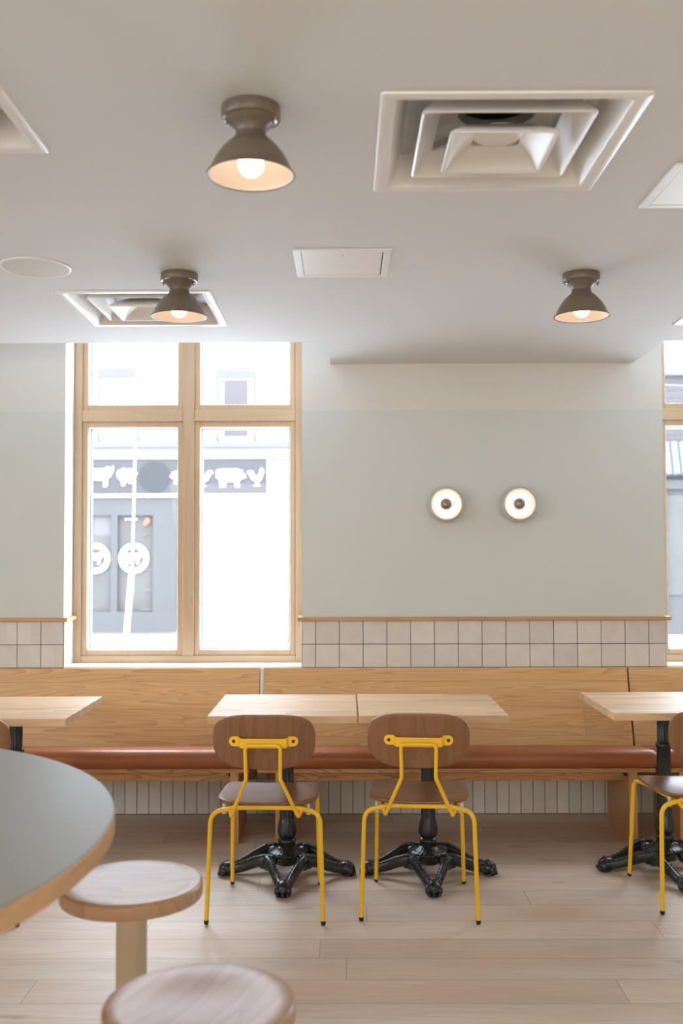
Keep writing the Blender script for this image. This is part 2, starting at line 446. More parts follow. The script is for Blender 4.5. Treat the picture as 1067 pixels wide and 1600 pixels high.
while x < 3.3:
    for z0, z1 in ((0.002, 0.192), (0.192, 0.382), (0.382, 0.530)): cells.append((x, x + 0.0642, z0, z1))
    x += 0.0642
tile_mesh(cells, WY - 0.001, 0.006, 0.008).build('upright_tile_band', 'tile_up', wall_front)
MB().box((-3.3, WY - 0.003, 0.0), (3.3, WY + 0.001, 0.58)).box((-3.3, WY - 0.003, 0.58), (W1[0], WY + 0.001, 1.031)).box((W1[1], WY - 0.003, 0.58), (W2[0], WY + 0.001, 1.031)).box((W2[1], WY - 0.003, 0.58), (3.3, WY + 0.001, 1.031)).build('grout_bed', 'grout', wall_front)
# tiles that turn into the reveals
mb = MB()
for xx, s in ((W1[0], 1), (W1[1], -1), (W2[0], 1), (W2[1], -1)):
    for z0, z1 in rows[2:]: mb.box((min(xx, xx + s * 0.006), WY - 0.004, z0 + 0.001), (max(xx, xx + s * 0.006), 5.575, z1 - 0.001), 0.002)
mb.build('reveal_tiles', 'tile_sq', wall_front)
# oak ledge capping the tiles, returned into each reveal
def ledge(name, parts):
    mb = MB()
    for a, b in parts: mb.box(a, b, 0.0025)
    return struct(name, mb, 'ledge')
LZ = (1.031, 1.051); LP = 0.026
ledge('trim_1', [((-3.9, WY - LP, LZ[0]), (W1[0] + LP, WY, LZ[1])), ((W1[0], WY - 0.001, LZ[0]), (W1[0] + LP, 5.565, LZ[1]))])
ledge('trim_2', [((W1[1] - LP, WY - LP, LZ[0]), (W2[0] + LP, WY, LZ[1])), ((W1[1] - LP, WY - 0.001, LZ[0]), (W1[1], 5.565, LZ[1])), ((W2[0], WY - 0.001, LZ[0]), (W2[0] + LP, 5.565, LZ[1]))])
ledge('trim_3', [((W2[1] - LP, WY - LP, LZ[0]), (3.9, WY, LZ[1])), ((W2[1] - LP, WY - 0.001, LZ[0]), (W2[1], 5.565, LZ[1]))])

# windows: pine frame, mullion, transom, four sashes with their panes
def window(name, x0, x1):
    t = bpy.data.objects.new(name, None); C.objects.link(t); t.location = ((x0 + x1) / 2, 5.56, SILL); t['kind'] = 'structure'
    W = x1 - x0; H = WTOP - SILL; hw = W / 2
    fw = 0.045
    f = MB()
    f.box((-hw, 0, 0.004), (-hw + fw, 0.13, H), 0.004); f.box((hw - fw, 0, 0.004), (hw, 0.13, H), 0.004)
    f.build('frame_upright', 'winwood', t)
    MB().box((-hw + fw, 0.001, 0.004), (hw - fw, 0.13, 0.004 + 0.038), 0.004).box((-hw + fw, 0.001, H - 0.045), (hw - fw, 0.13, H), 0.004).build('frame_rail', 'winwood_h', t)
    MB().box((-0.032, -0.004, 0.042), (0.032, 0.13, H - 0.045), 0.004).build('mullion', 'winwood', t)
    tz0, tz1 = 2.136 - SILL, 2.200 - SILL
    MB().box((-hw + fw, -0.002, tz0), (-0.032, 0.13, tz1), 0.004).box((0.032, -0.002, tz0), (hw - fw, 0.13, tz1), 0.004).build('transom', 'winwood_h', t)
    sw = 0.030
    for a, b in ((-hw + fw, -0.032), (0.032, hw - fw)):
        for c, d in ((0.042, tz0), (tz1, H - 0.045)):
            s = MB()
            s.box((a, 0.012, c), (a + sw, 0.115, d), 0.003).box((b - sw, 0.012, c), (b, 0.115, d), 0.003)
            s.box((a + sw, 0.0125, c), (b - sw, 0.115, c + sw), 0.003).box((a + sw, 0.0125, d - sw), (b - sw, 0.115, d), 0.003)
            so = s.build('sash', 'winwood', t)
            a2, b2, c2, d2 = a + sw, b - sw, c + sw, d - sw
            g = MB(); e = 0.004
            g.box((a2, 0.022, c2), (a2 + e, 0.06, d2)).box((b2 - e, 0.022, c2), (b2, 0.06, d2)).box((a2, 0.022, c2), (b2, 0.06, c2 + e)).box((a2, 0.022, d2 - e), (b2, 0.06, d2))
            g.build('bead', 'bead', so)
            g = MB(); e = 0.009
            g.box((a2, 0.06, c2), (a2 + e, 0.1, d2)).box((b2 - e, 0.06, c2), (b2, 0.1, d2)).box((a2, 0.06, c2), (b2, 0.1, c2 + e)).box((a2, 0.06, d2 - e), (b2, 0.1, d2))
            g.build('gasket', 'gasket', so)
            MB().box((a2 + 0.002, 0.070, c2 + 0.002), (b2 - 0.002, 0.076, d2 - 0.002)).build('pane', 'glass', so)
    MB().box((-hw + 0.001, WY - 5.56 - 0.004, -0.012), (hw - 0.001, 0.012, 0.004), 0.002).build('window_sill', 'white', t)
    return t
window('window_1', *W1); window('window_2', *W2)

# ================================================================== BANQUETTE
def bench(x0, x1, legs, label, rail_in=0.0):
    L = x1 - x0
    t = thing('banquette_bench', label, 'bench', (x0, 0, 0), group='wooden banquette benches along the tiled wall')
    # sloping back
    ang = math.atan2(0.128, 0.45); hgt = 0.480
    pivot = Vector((0, 5.218, 0.322))
    m = Matrix.Translation(pivot) @ Matrix.Rotation(-ang, 4, 'X')
    MB().box((0.001, 0, 0), (L - 0.001, 0.022, hgt), 0.0025, 2).build('backrest', 'oak', t).matrix_local = m
    if x0 > -1 and x0 < 1:
        MB().box((-0.0185, 0.004, 0.0), (-0.0005, 0.02, hgt), 0.001).build('pale_joint_strip', 'white', t).matrix_local = m
    # cushion: rounded slab, a little domed
    b = bmesh.new(); ny, nx = 22, 44
    y0, y1, z0, z1 = 4.775, 5.262, 0.366, 0.456
    prof = []
    r = 0.044
    for i in range(9): a = -PI / 2 - PI * i / 8; prof.append((y0 + r + r * math.cos(a), (z0 + z1) / 2 + (z1 - z0) / 2 * math.sin(a) * -1 * -1))
    prof = [(y0 + r - r * math.sin(PI * i / 10), (z0 + z1) / 2 - (z1 - z0) / 2 * math.cos(PI * i / 10)) for i in range(11)]
    prof += [(y0 + r + (y1 - y0 - 2 * r) * k / 8, z1 + 0.006 * math.sin(PI * k / 8)) for k in range(1, 8)]
    prof += [(y1 - r + r * math.sin(PI * i / 10), (z0 + z1) / 2 + (z1 - z0) / 2 * math.cos(PI * i / 10)) for i in range(11)]
    rings = []
    er = 0.05
    stations = [er * (1 - math.cos(PI / 2 * i / 8)) for i in range(9)]
    xs_ = [(s, math.sqrt(max(0.0, 1 - (1 - s / er) ** 2))) for s in stations]
    xs_ = xs_ + [(L * k / 10, 1.0) for k in range(1, 10)] + [(L - s, q) for s, q in reversed(xs_)]
    cy, cz = (y0 + y1) / 2, (z0 + z1) / 2 - 0.01
    for x, q in xs_:
        q = max(q, 0.02); k = 0.45 + 0.55 * q; ky = 0.90 + 0.10 * q
        rings.append([b.verts.new((0.003 + x * (L - 0.006) / L, cy + (py - cy) * ky, cz + (pz - cz) * k)) for py, pz in prof])
    n = len(prof)
    for A, B in zip(rings, rings[1:]):
        for k in range(n): b.faces.new((A[k], A[(k + 1) % n], B[(k + 1) % n], B[k]))
    b.faces.new(rings[0]); b.faces.new(rings[-1][::-1]); bmesh.ops.recalc_face_normals(b, faces=b.faces[:])
    tilt = Matrix.Translation((0, 4.80, 0.366)) @ Matrix.Rotation(R(-8.5), 4, 'X') @ Matrix.Translation((0, -4.80, -0.366))
    q = MB(); q._merge(b, tilt); q.build('cushion', 'leather', t, True, angle=60)
    MB().box((0.01, 4.84, 0.345), (L - 0.01, 5.235, 0.366), 0.002, 2, tilt).build('seat_board', 'oak_rail', t)
    for a, c in legs:
        MB().prism([(4.845, 0.0), (5.25, 0.0), (5.25, 0.278), (4.845, 0.338)], -(c - x0), -(a - x0), Matrix.Rotation(R(90), 4, 'Z')).build('leg', 'oak_v', t)
    MB().box((legs[0][1] - x0, 4.915, 0.284), (legs[1][0] - x0, 4.94, 0.325), 0.0015).build('apron', 'oak_rail', t)
    for a, s in ((legs[0][1] - x0, 1), (legs[1][0] - x0, -1)):
        MB().box((min(a, a + s * 0.012), 4.870, 0.315), (max(a, a + s * 0.012), 4.900, 0.333), 0.002).build('bracket', 'black', t)
    MB().box((0.02, 5.25, 0.215), (L - 0.02, 5.376, 0.275), 0.002).build('wall_cleat', 'oak_rail', t)
    return t
bench(-0.439, 1.498, [(-0.342, -0.302), (1.360, 1.400)], 'oak bench with brown leather cushion under the twin sconces, behind the two joined tables')
bench(-2.40, -0.459, [(-2.30, -2.26), (-0.560, -0.520)], 'oak bench with brown leather cushion below the four-pane window, partly behind the grey round table')
bench(1.505, 3.44, [(1.604, 1.644), (3.30, 3.34)], 'oak banquette bench of which only one end shows, behind the lone cut-off table and chair')

# ================================================================== TABLES
def make_table(label):
    t = thing('cafe_table', label, 'table', group='square wooden cafe tables on black iron bases')
    MB().box((-0.3035, -0.303, 0.709), (0.3035, 0.303, 0.74), 0.0018, 2).build('tabletop', 'butcher', t)
    MB().box((-0.16, -0.16, 0.701), (0.16, 0.16, 0.709), 0.002).lathe([(0.052, 0.678), (0.05, 0.69), (0.075, 0.701)], 32, Matrix.Translation((0, 0.02, 0)), cap0=True).build('mounting_plate', 'black_iron', t, True)
    def flute(r, z, a):
        if (0.245 < z < 0.535 or 0.56 < z < 0.675) and r < 0.031: return r * (1 + 0.12 * (abs(math.sin(a * 6)) - 0.6))
        if 0.165 < z < 0.24: return r * (1 + 0.06 * abs(math.cos(a * 4 + (0.205 - z) * 22)) - 0.02)
        if 0.085 < z < 0.125 and r > 0.035: return r * (1 + 0.035 * math.cos(a * 24))
        return r
    prof = [(0.030, 0.695), (0.033, 0.688), (0.030, 0.68), (0.0265, 0.67), (0.0265, 0.565), (0.031, 0.560), (0.035, 0.552), (0.035, 0.545), (0.031, 0.538), (0.0285, 0.53), (0.029, 0.40), (0.030, 0.252), (0.031, 0.243),
            (0.034, 0.235), (0.0365, 0.222), (0.039, 0.205), (0.0405, 0.190), (0.0395, 0.176), (0.034, 0.167), (0.031, 0.163), (0.034, 0.160), (0.0395, 0.156), (0.0395, 0.148), (0.0365, 0.142), (0.0365, 0.126)]
    MB().lathe(prof, 96, rad=flute, cap0=True, cap1=True).build('column', 'black_iron', t, True, angle=60, loc=(0, 0.02, 0))
    prof = [(0.036, 0.128), (0.042, 0.122), (0.05, 0.114), (0.064, 0.108), (0.077, 0.103), (0.080, 0.097), (0.077, 0.090), (0.066, 0.082), (0.055, 0.074), (0.050, 0.060), (0.046, 0.052), (0.030, 0.05)]
    mb = MB().lathe(prof, 72, rad=flute, cap0=True, cap1=True)
    for k in range(28):
        a = 2 * PI * k / 28; mb.ball((0.079 * math.cos(a), 0.079 * math.sin(a), 0.098), 0.0046, 1)
    for k in range(4):
        a = PI / 4 + k * PI / 2
        mb.ball((0.092 * math.cos(a), 0.092 * math.sin(a), 0.080), 0.031, 2, (1, 1, 0.92))
        mb.ball((0.112 * math.cos(a), 0.112 * math.sin(a), 0.062), 0.019, 2)
    mb.build('hub', 'black_iron', t, True, angle=60, loc=(0, 0.02, 0))
    # each leg: two beaded arms from neighbouring hub corners that meet at a claw foot
    leg0 = None
    for k in range(4):
        if leg0 is None:
            mb = MB()
            for s in (-1, 1):
                P = [Vector((s * 0.088, 0.068, 0.086)), Vector((s * 0.078, 0.100, 0.086)), Vector((s * 0.056, 0.140, 0.072)), Vector((s * 0.036, 0.185, 0.050)), Vector((s * 0.022, 0.228, 0.036)), Vector((s * 0.012, 0.258, 0.034))]
                pts = []
                for i in range(len(P) - 1):
                    p0, p1, p2, p3 = P[max(i - 1, 0)], P[i], P[i + 1], P[min(i + 2, len(P) - 1)]
                    for j in range(6):
                        u = j / 6
                        pts.append(0.5 * ((2 * p1) + (p2 - p0) * u + (2 * p0 - 5 * p1 + 4 * p2 - p3) * u * u + (3 * p1 - p0 - 3 * p2 + p3) * u ** 3))
                pts.append(P[-1]); nn = len(pts)
                mb.tube(pts, [0.0235 - 0.006 * i / nn for i in range(nn)], 12, sx=1.15, sy=0.78)
                for i in range(2, nn - 4, 1):
                    if i % 2: continue
                    rr_ = 0.027 - 0.0069 * i / nn
                    q = pts[i]
                    for d in (-1, 1): mb.ball((q.x + d * 0.0095, q.y - 0.001, q.z + rr_ * 0.86), 0.0056, 1)
                # scroll under the arm near the hub
                mb.ball((s * 0.074, 0.098, 0.066), 0.017, 2, (0.8, 1.1, 1.0))
            mb.ball((0, 0.256, 0.031), 0.033, 3, (0.98, 1.2, 0.92))
            for dx in (-0.024, 0.0, 0.024):
                mb.ball((dx, 0.281 - abs(dx) * 0.3, 0.024), 0.0155, 2, (0.82, 1.1, 1.45 if dx == 0 else 1.3))
                mb.ball((dx * 0.85, 0.262, 0.050), 0.0105, 2)
                mb.ball((dx * 0.9, 0.292, 0.013), 0.009, 1)
            mb.lathe([(0.024, 0.0), (0.026, 0.004), (0.024, 0.008)], 24, Matrix.Translation((0, 0.266, 0)), cap0=True, cap1=True)
            leg0 = mb.build('leg', 'black_iron', t, True, angle=60, loc=(0, 0.02, 0))
        else:
            c = leg0.copy(); C.objects.link(c); c.parent = t; c.rotation_euler.z = k * PI / 2
    return t
tb = make_table('pale wooden table of the joined pair, the one in front of the bench gap')
tb.location = (-0.2595, 4.3645, 0)
dup(tb, (0.3555, 4.370, 0), 0, 'pale wooden table of the joined pair, standing under the twin wall sconces')
dup(tb, (-1.4265, 4.309, 0), 0, 'pale wooden table behind the grey round table, cut off by the picture edge')
dup(tb, (1.4005, 4.418, 0), 0, 'lone pale wooden table near the slim second window, cut off by the picture edge')

# ================================================================== CHAIRS
def make_chair(label):
    t = thing('cafe_chair', label, 'chair', group='yellow framed cafe chairs with brown plywood seats')
    # seat: thin moulded plywood with rounded corners, dipped in the middle
    def seat_xy(u):
        # closed outline, rounded trapezoid
        return None
    b = bmesh.new(); n = 64; ring_n = 10; th = 0.011
    def outline(a):
        c, s = math.cos(a), math.sin(a); e = 5.0
        r = (abs(c) ** e + abs(s) ** e) ** (-1 / e)
        x, y = c * r, s * r
        hw = 0.199 - 0.010 * (y + 1) / 2
        return x * hw, -0.005 + y * 0.186 - (0.010 * (x ** 2) if y < 0 else 0) * -1
    def top(x, y):
        return 0.4475 - 0.010 * math.exp(-((x / 0.13) ** 2 + ((y + 0.05) / 0.13) ** 2)) - 0.010 * max(0, (y - 0.12) / 0.06) ** 2 + 0.006 * (x / 0.2) ** 2
    def layer(dz):
        L = [[b.verts.new((0, 0, top(0, 0) + dz))]]
        for i in range(1, ring_n + 1):
            q = i / ring_n
            row = []
            for k in range(n):
                x, y = outline(2 * PI * k / n); row.append(b.verts.new((x * q, y * q - 0.0 * q, top(x * q, y * q) + dz)))
            L.append(row)
        return L
    T, Bt = layer(0), layer(-th)
    for L, fl in ((T, False), (Bt, True)):
        for k in range(n): b.faces.new((L[0][0], L[1][k], L[1][(k + 1) % n]))
        for i in range(1, ring_n):
            for k in range(n): b.faces.new((L[i][k], L[i + 1][k], L[i + 1][(k + 1) % n], L[i][(k + 1) % n]))
    for k in range(n): b.faces.new((T[-1][k], T[-1][(k + 1) % n], Bt[-1][(k + 1) % n], Bt[-1][k]))
    bmesh.ops.recalc_face_normals(b, faces=b.faces[:])
    bmesh.ops.bevel(b, geom=[e for e in b.edges if len(e.link_faces) == 2 and e.calc_face_angle() > 1.0], offset=0.003, segments=2, profile=0.5, affect='EDGES')
    q = MB(); q._merge(b); q.build('seat', 'seatwood', t, True)
    # backrest: curved plywood, rounded outline, wider and flatter on top
    b = bmesh.new(); ring_n = 8; n = 72; th = 0.011
    def bo(a):
        c, s = math.cos(a), math.sin(a); e = 3.4 if s > 0 else 2.7
        r = (abs(c) ** e + abs(s) ** e) ** (-1 / e)
        return c * r * 0.194, (s * r * 0.102 if s > 0 else s * r * 0.107)
    def yb(x, z): return -0.276 + 0.034 * (x / 0.194) ** 2 * 0.8 - 0.10 * z
    def lay(off):
        L = [[b.verts.new((0, yb(0, 0) + off, 0.694))]]
        for i in range(1, ring_n + 1):
            u = i / ring_n; L.append([])
            for k in range(n):
                x, z = bo(2 * PI * k / n); x *= u; z *= u
                L[-1].append(b.verts.new((x, yb(x, z) + off, 0.694 + z)))
        return L
    T, Bt = lay(0.0), lay(th)
    for L in (T, Bt):
        for k in range(n): b.faces.new((L[0][0], L[1][k], L[1][(k + 1) % n]))
        for i in range(1, ring_n):
            for k in range(n): b.faces.new((L[i][k], L[i + 1][k], L[i + 1][(k + 1) % n], L[i][(k + 1) % n]))
    for k in range(n): b.faces.new((T[-1][k], T[-1][(k + 1) % n], Bt[-1][(k + 1) % n], Bt[-1][k]))
    bmesh.ops.recalc_face_normals(b, faces=b.faces[:])
    bmesh.ops.bevel(b, geom=[e for e in b.edges if len(e.link_faces) == 2 and e.calc_face_angle() > 1.0], offset=0.003, segments=2, profile=0.5, affect='EDGES')
    q = MB(); q._merge(b); back = q.build('backrest', 'chairwood', t, True)
    # bracket plate across the back: round lugs on the wood, a straight bar that stands off between them
    hz = 0.0185; st_ = []
    for i in range(9):
        a = PI / 2 * i / 8; st_.append((-0.112 - hz * math.cos(a), hz * math.sin(a), -hz * math.sin(a), 0.0))
    st_ += [(-0.094, hz, -hz, 0.0), (-0.088, 0.015, -0.0215, 0.005), (-0.080, 0.0115, -0.0235, 0.0075)]
    st_ += [(-0.08 + 0.16 * k / 10, 0.0115, -0.0235, 0.0075) for k in range(1, 10)]
    st_ = st_ + [(-x, p, q, d) for x, p, q, d in reversed(st_[:12])]
    b = bmesh.new(); rows_ = []
    for x, zt, zb, d in st_:
        zt += 1e-4; zb -= 1e-4
        yy = yb(max(abs(x), 0.0), 0) - 0.0012 if d == 0 else -0.276 - 0.0015 - d * 0.6
        rows_.append([b.verts.new((x, yy - 0.0042, 0.6945 + zb)), b.verts.new((x, yy - 0.0042, 0.6945 + zt)), b.verts.new((x, yy, 0.6945 + zt)), b.verts.new((x, yy, 0.6945 + zb))])
    for A, B in zip(rows_, rows_[1:]):
        for k in range(4): b.faces.new((A[k], A[(k + 1) % 4], B[(k + 1) % 4], B[k]))
    b.faces.new(rows_[0]); b.faces.new(rows_[-1][::-1]); bmesh.ops.recalc_face_normals(b, faces=b.faces[:])
    q = MB(); q._merge(b); br = q.build('bracket', 'yellow', t, True, angle=35)
    for s in (-1, 1):
        MB().lathe([(0.0, -0.003), (0.0045, -0.0025), (0.0065, 0.0), (0.0065, 0.004)], 16, Matrix.Translation((s * 0.112, yb(0.112, 0) - 0.0055, 0.6945)) @ Matrix.Rotation(R(-90), 4, 'X'), cap1=True).build('screw', 'black', br, True)
    rt = 0.0088
    # back frame: U-shaped tube that runs down, kinks outward, hooks under the seat
    yk = -0.297
    pts = []
    half = [(0.0, yk - 0.002, 0.6835), (0.066, yk - 0.002, 0.6835), (0.064, -0.284, 0.556), (0.128, -0.226, 0.402), (0.138, -0.188, 0.4205), (0.158, 0.12, 0.4225)]
    full = [(-x, y, z) for x, y, z in reversed(half[1:])] + half[1:]
    mb = MB().tube(fillet(full, [0.012, 0.010, 0.03, 0.018, 0.018, 0.03, 0.010, 0.012], 6), 0.0074, 12)
    mb.build('back_frame', 'yellow', t, True, angle=60)
    # rear legs joined by an arched rail under the seat
    full = [(-0.128, -0.196, 0.4275), (-0.07, -0.196, 0.4285), (0.07, -0.196, 0.4285), (0.128, -0.196, 0.4275)]
    MB().tube(fillet(full, 0.1, 5), rt * 0.95, 12).build('rear_rail', 'yellow', t, True)
    MB().tube([(-0.155, 0.13, 0.4225), (0.155, 0.13, 0.4225)], rt * 0.95, 12).build('front_rail', 'yellow', t, True)
    for s in (-1, 1):
        lg = MB().tube(fillet([(s * 0.221, -0.227, 0.012), (s * 0.209, -0.203, 0.412), (s * 0.122, -0.196, 0.4275)], 0.055, 10), rt, 14).build('leg', 'yellow', t, True, angle=60)
        MB().lathe([(0.0, 0.0), (0.006, 0.0005), (0.0088, 0.005), (0.0092, 0.014), (0.0088, 0.016)], 16, Matrix.Translation((s * 0.2212, -0.2275, 0)), cap1=True).build('foot_cap', 'black', lg, True)
        lg = MB().tube(fillet([(s * 0.185, 0.227, 0.012), (s * 0.176, 0.185, 0.4225), (s * 0.150, 0.10, 0.4225)], 0.04, 8), rt, 14).build('leg', 'yellow', t, True, angle=60)
        MB().lathe([(0.0, 0.0), (0.006, 0.0005), (0.0088, 0.005), (0.0092, 0.014), (0.0088, 0.016)], 16, Matrix.Translation((s * 0.1852, 0.2275, 0)), cap1=True).build('foot_cap', 'black', lg, True)
        MB().lathe([(0.0085, 0.398), (0.0095, 0.400), (0.0095, 0.412), (0.006, 0.414), (0.006, 0.437)], 16, Matrix.Translation((s * 0.163, -0.168, 0)), cap0=True, cap1=True).build('stacking_bumper', 'bumper', t, True)
    return t
ch = make_chair('yellow framed chair with brown plywood back, first one along from the round stools')
ch.location = (-0.304, 4.038, 0); ch.rotation_euler.z = R(-1.45)
dup(ch, (0.293, 4.056, 0), R(-4.36), 'yellow framed chair with brown plywood back, second one along from the round stools')
dup(ch, (1.424, 4.153, 0), R(4.2), 'yellow framed chair at the lone table, half cut off by the picture edge')
dup(ch, (-1.459, 4.02, 0), 0, 'chair behind the grey round table, only a brown sliver of its back showing')

# ================================================================== ROUND TABLE AND STOOLS
t = thing('round_table', 'large round table with sage grey top and thick wooden edge', 'table', (-1.363, 1.746, 0))
RT = 0.9365
MB().lathe([(0, 0.91), (RT - 0.006, 0.91), (RT - 0.003, 0.9095), (RT - 0.002, 0.907), (0, 0.907)], 160).build('laminate_top', 'laminate', t, True)
MB().lathe([(0, 0.907), (RT - 0.002, 0.907), (RT, 0.905), (RT, 0.874), (RT - 0.004, 0.870), (0, 0.870)], 160).build('wooden_edge', 'plyedge', t, True)
MB().lathe([(0.10, 0.87), (0.09, 0.84), (0.06, 0.80), (0.055, 0.10), (0.07, 0.05), (0.10, 0.03)], 48, cap0=True, cap1=True).build('pedestal', 'cream_post', t, True)
MB().lathe([(0.0, 0.03), (0.10, 0.032), (0.36, 0.018), (0.385, 0.010), (0.385, 0.0), (0.0, 0.0)], 64).build('base_plate', 'cream_post', t, True)

def make_stool(label):
    t = thing('round_stool', label, 'stool', group='round wooden stools on cream posts')
    r = 0.164; h = 0.64
    prof = [(0.0, h - 0.010), (0.03, h - 0.0095), (0.06, h - 0.0075), (0.09, h - 0.004), (0.115, h - 0.0012), (0.135, h), (r - 0.006, h), (r - 0.002, h - 0.0015), (r, h - 0.006), (r, h - 0.031), (r - 0.002, h - 0.035), (r - 0.006, h - 0.036), (0, h - 0.036)]
    MB().lathe(prof, 96).build('seat', 'stoolwood', t, True, angle=50)
    MB().lathe([(0.0, h - 0.036), (0.075, h - 0.036), (0.075, h - 0.042), (0.0355, h - 0.046), (0.0355, 0.02), (0.05, 0.012), (0.0, 0.012)], 48).build('post', 'cream_post', t, True)
    MB().lathe([(0.0, 0.014), (0.12, 0.012), (0.14, 0.008), (0.142, 0.0), (0.0, 0.0)], 64).build('base_plate', 'cream_post', t, True)
    return t
st = make_stool('round wooden stool with cream post showing, tucked beside the round grey table')
st.location = (-0.501, 2.352, 0)
dup(st, (-0.252, 1.733, 0), R(70), 'round wooden stool seat at the bottom edge, cut off, in front of the other stool')

# ================================================================== CEILING LAMPS
def make_lamp(label):
    t = thing('ceiling_lamp', label, 'lamp', group='flared taupe ceiling lamps with glowing bulbs')
    MB().lathe([(0.0, 0.0), (0.066, 0.0), (0.068, -0.003), (0.068, -0.026), (0.066, -0.029), (0.060, -0.030)], 64).lathe([(0.060, -0.030), (0.054, -0.036), (0.046, -0.042), (0.039, -0.049), (0.035, -0.056), (0.034, -0.064), (0.0, -0.064)], 64).build('canopy', 'taupe', t, True)
    out = [(0.034, -0.058), (0.0355, -0.066), (0.040, -0.074), (0.050, -0.082), (0.062, -0.094), (0.073, -0.108), (0.083, -0.124), (0.090, -0.139), (0.095, -0.151), (0.1005, -0.155), (0.102, -0.158), (0.100, -0.160), (0.0965, -0.1585)]
    sh = MB().lathe(out, 72).build('shade', 'taupe', t, True, angle=70)
    inn = [(0.0965, -0.1583), (0.0935, -0.151), (0.0885, -0.139), (0.0815, -0.1245), (0.0715, -0.109), (0.0605, -0.0955), (0.049, -0.084), (0.039, -0.077), (0.0, -0.075)]
    MB().lathe(inn, 72).build('shade_lining', 'shade_in', sh, True, angle=70)
    MB().lathe([(0.0, -0.075), (0.018, -0.075), (0.018, -0.100), (0.013, -0.106), (0.0, -0.106)], 32).build('socket', 'socket', t, True)
    MB().lathe([(0.013, -0.100), (0.016, -0.106)] + [(0.030 * math.sin(a), -0.132 + 0.030 * math.cos(a)) for a in [0.55 + (PI - 0.55) * i / 16 for i in range(17)]], 40).build('bulb', 'bulb', t, True)
    for s in (-1, 1):
        MB().lathe([(0.0, -0.009), (0.006, -0.008), (0.007, -0.004), (0.004, 0.0), (0.004, 0.014), (0.0, 0.014)], 14, Matrix.Translation((s * 0.053, -0.018, -0.038)) @ Matrix.Rotation(s * R(-50), 4, 'Y')).build('thumbscrew', 'steel', t, True)
    return t
lp = make_lamp('flared taupe ceiling lamp, the large one closest to the picture top')
lp.location = (-0.214, 2.242, CZ)
dup(lp, (-0.607, 3.611, CZ), 0, 'flared taupe ceiling lamp hanging in front of an air vent above the window')
dup(lp, (0.869, 3.631, CZ), 0, 'flared taupe ceiling lamp alone on bare ceiling above the twin sconces')

# ================================================================== WALL SCONCES
def make_sconce(label):
    t = thing('wall_sconce', label, 'lamp', group='twin round wall sconces')
    # axis along local Z, turned so that Z points away from the wall (-Y)
    m = Matrix.Rotation(R(90), 4, 'X')
    MB().lathe([(0.0, 0.0), (0.070, 0.0), (0.083, 0.006), (0.092, 0.020), (0.097, 0.040), (0.097, 0.062), (0.094, 0.082), (0.089, 0.097), (0.0855, 0.102), (0.083, 0.103), (0.081, 0.101)], 72, m).build('housing', 'sconce', t, True, angle=70)
    MB().lathe([(0.081, 0.1015), (0.0785, 0.094), (0.076, 0.072), (0.068, 0.064), (0.062, 0.062), (0.060, 0.052), (0.050, 0.038), (0.036, 0.030), (0.0, 0.028)], 72, m).build('reflector', 'sconce_in', t, True, angle=70)
    MB().lathe([(0.0, 0.028), (0.019, 0.028), (0.019, 0.050), (0.0, 0.050)], 32, m).build('socket', 'socket', t, True)
    b = MB().lathe([(0.012, 0.046)] + [(0.032 * math.sin(a), 0.078 - 0.032 * math.cos(a)) for a in [0.4 + (1.45 - 0.4) * i / 8 for i in range(9)]], 40, m).build('bulb', 'sconce_bulb', t, True)
    MB().lathe([(0.032 * math.sin(a), 0.0785 - 0.032 * math.cos(a)) for a in [1.42 + (PI - 1.42) * i / 12 for i in range(13)]], 40, m).build('mirror_cap', 'mirror', b, True)
    return t
s = make_sconce('round sage wall sconce of the pair, nearer the four-pane window')
s.location = (0.536, WY, 1.655)
dup(s, (0.926, WY, 1.655), 0, 'round sage wall sconce of the pair, nearer the slim second window')

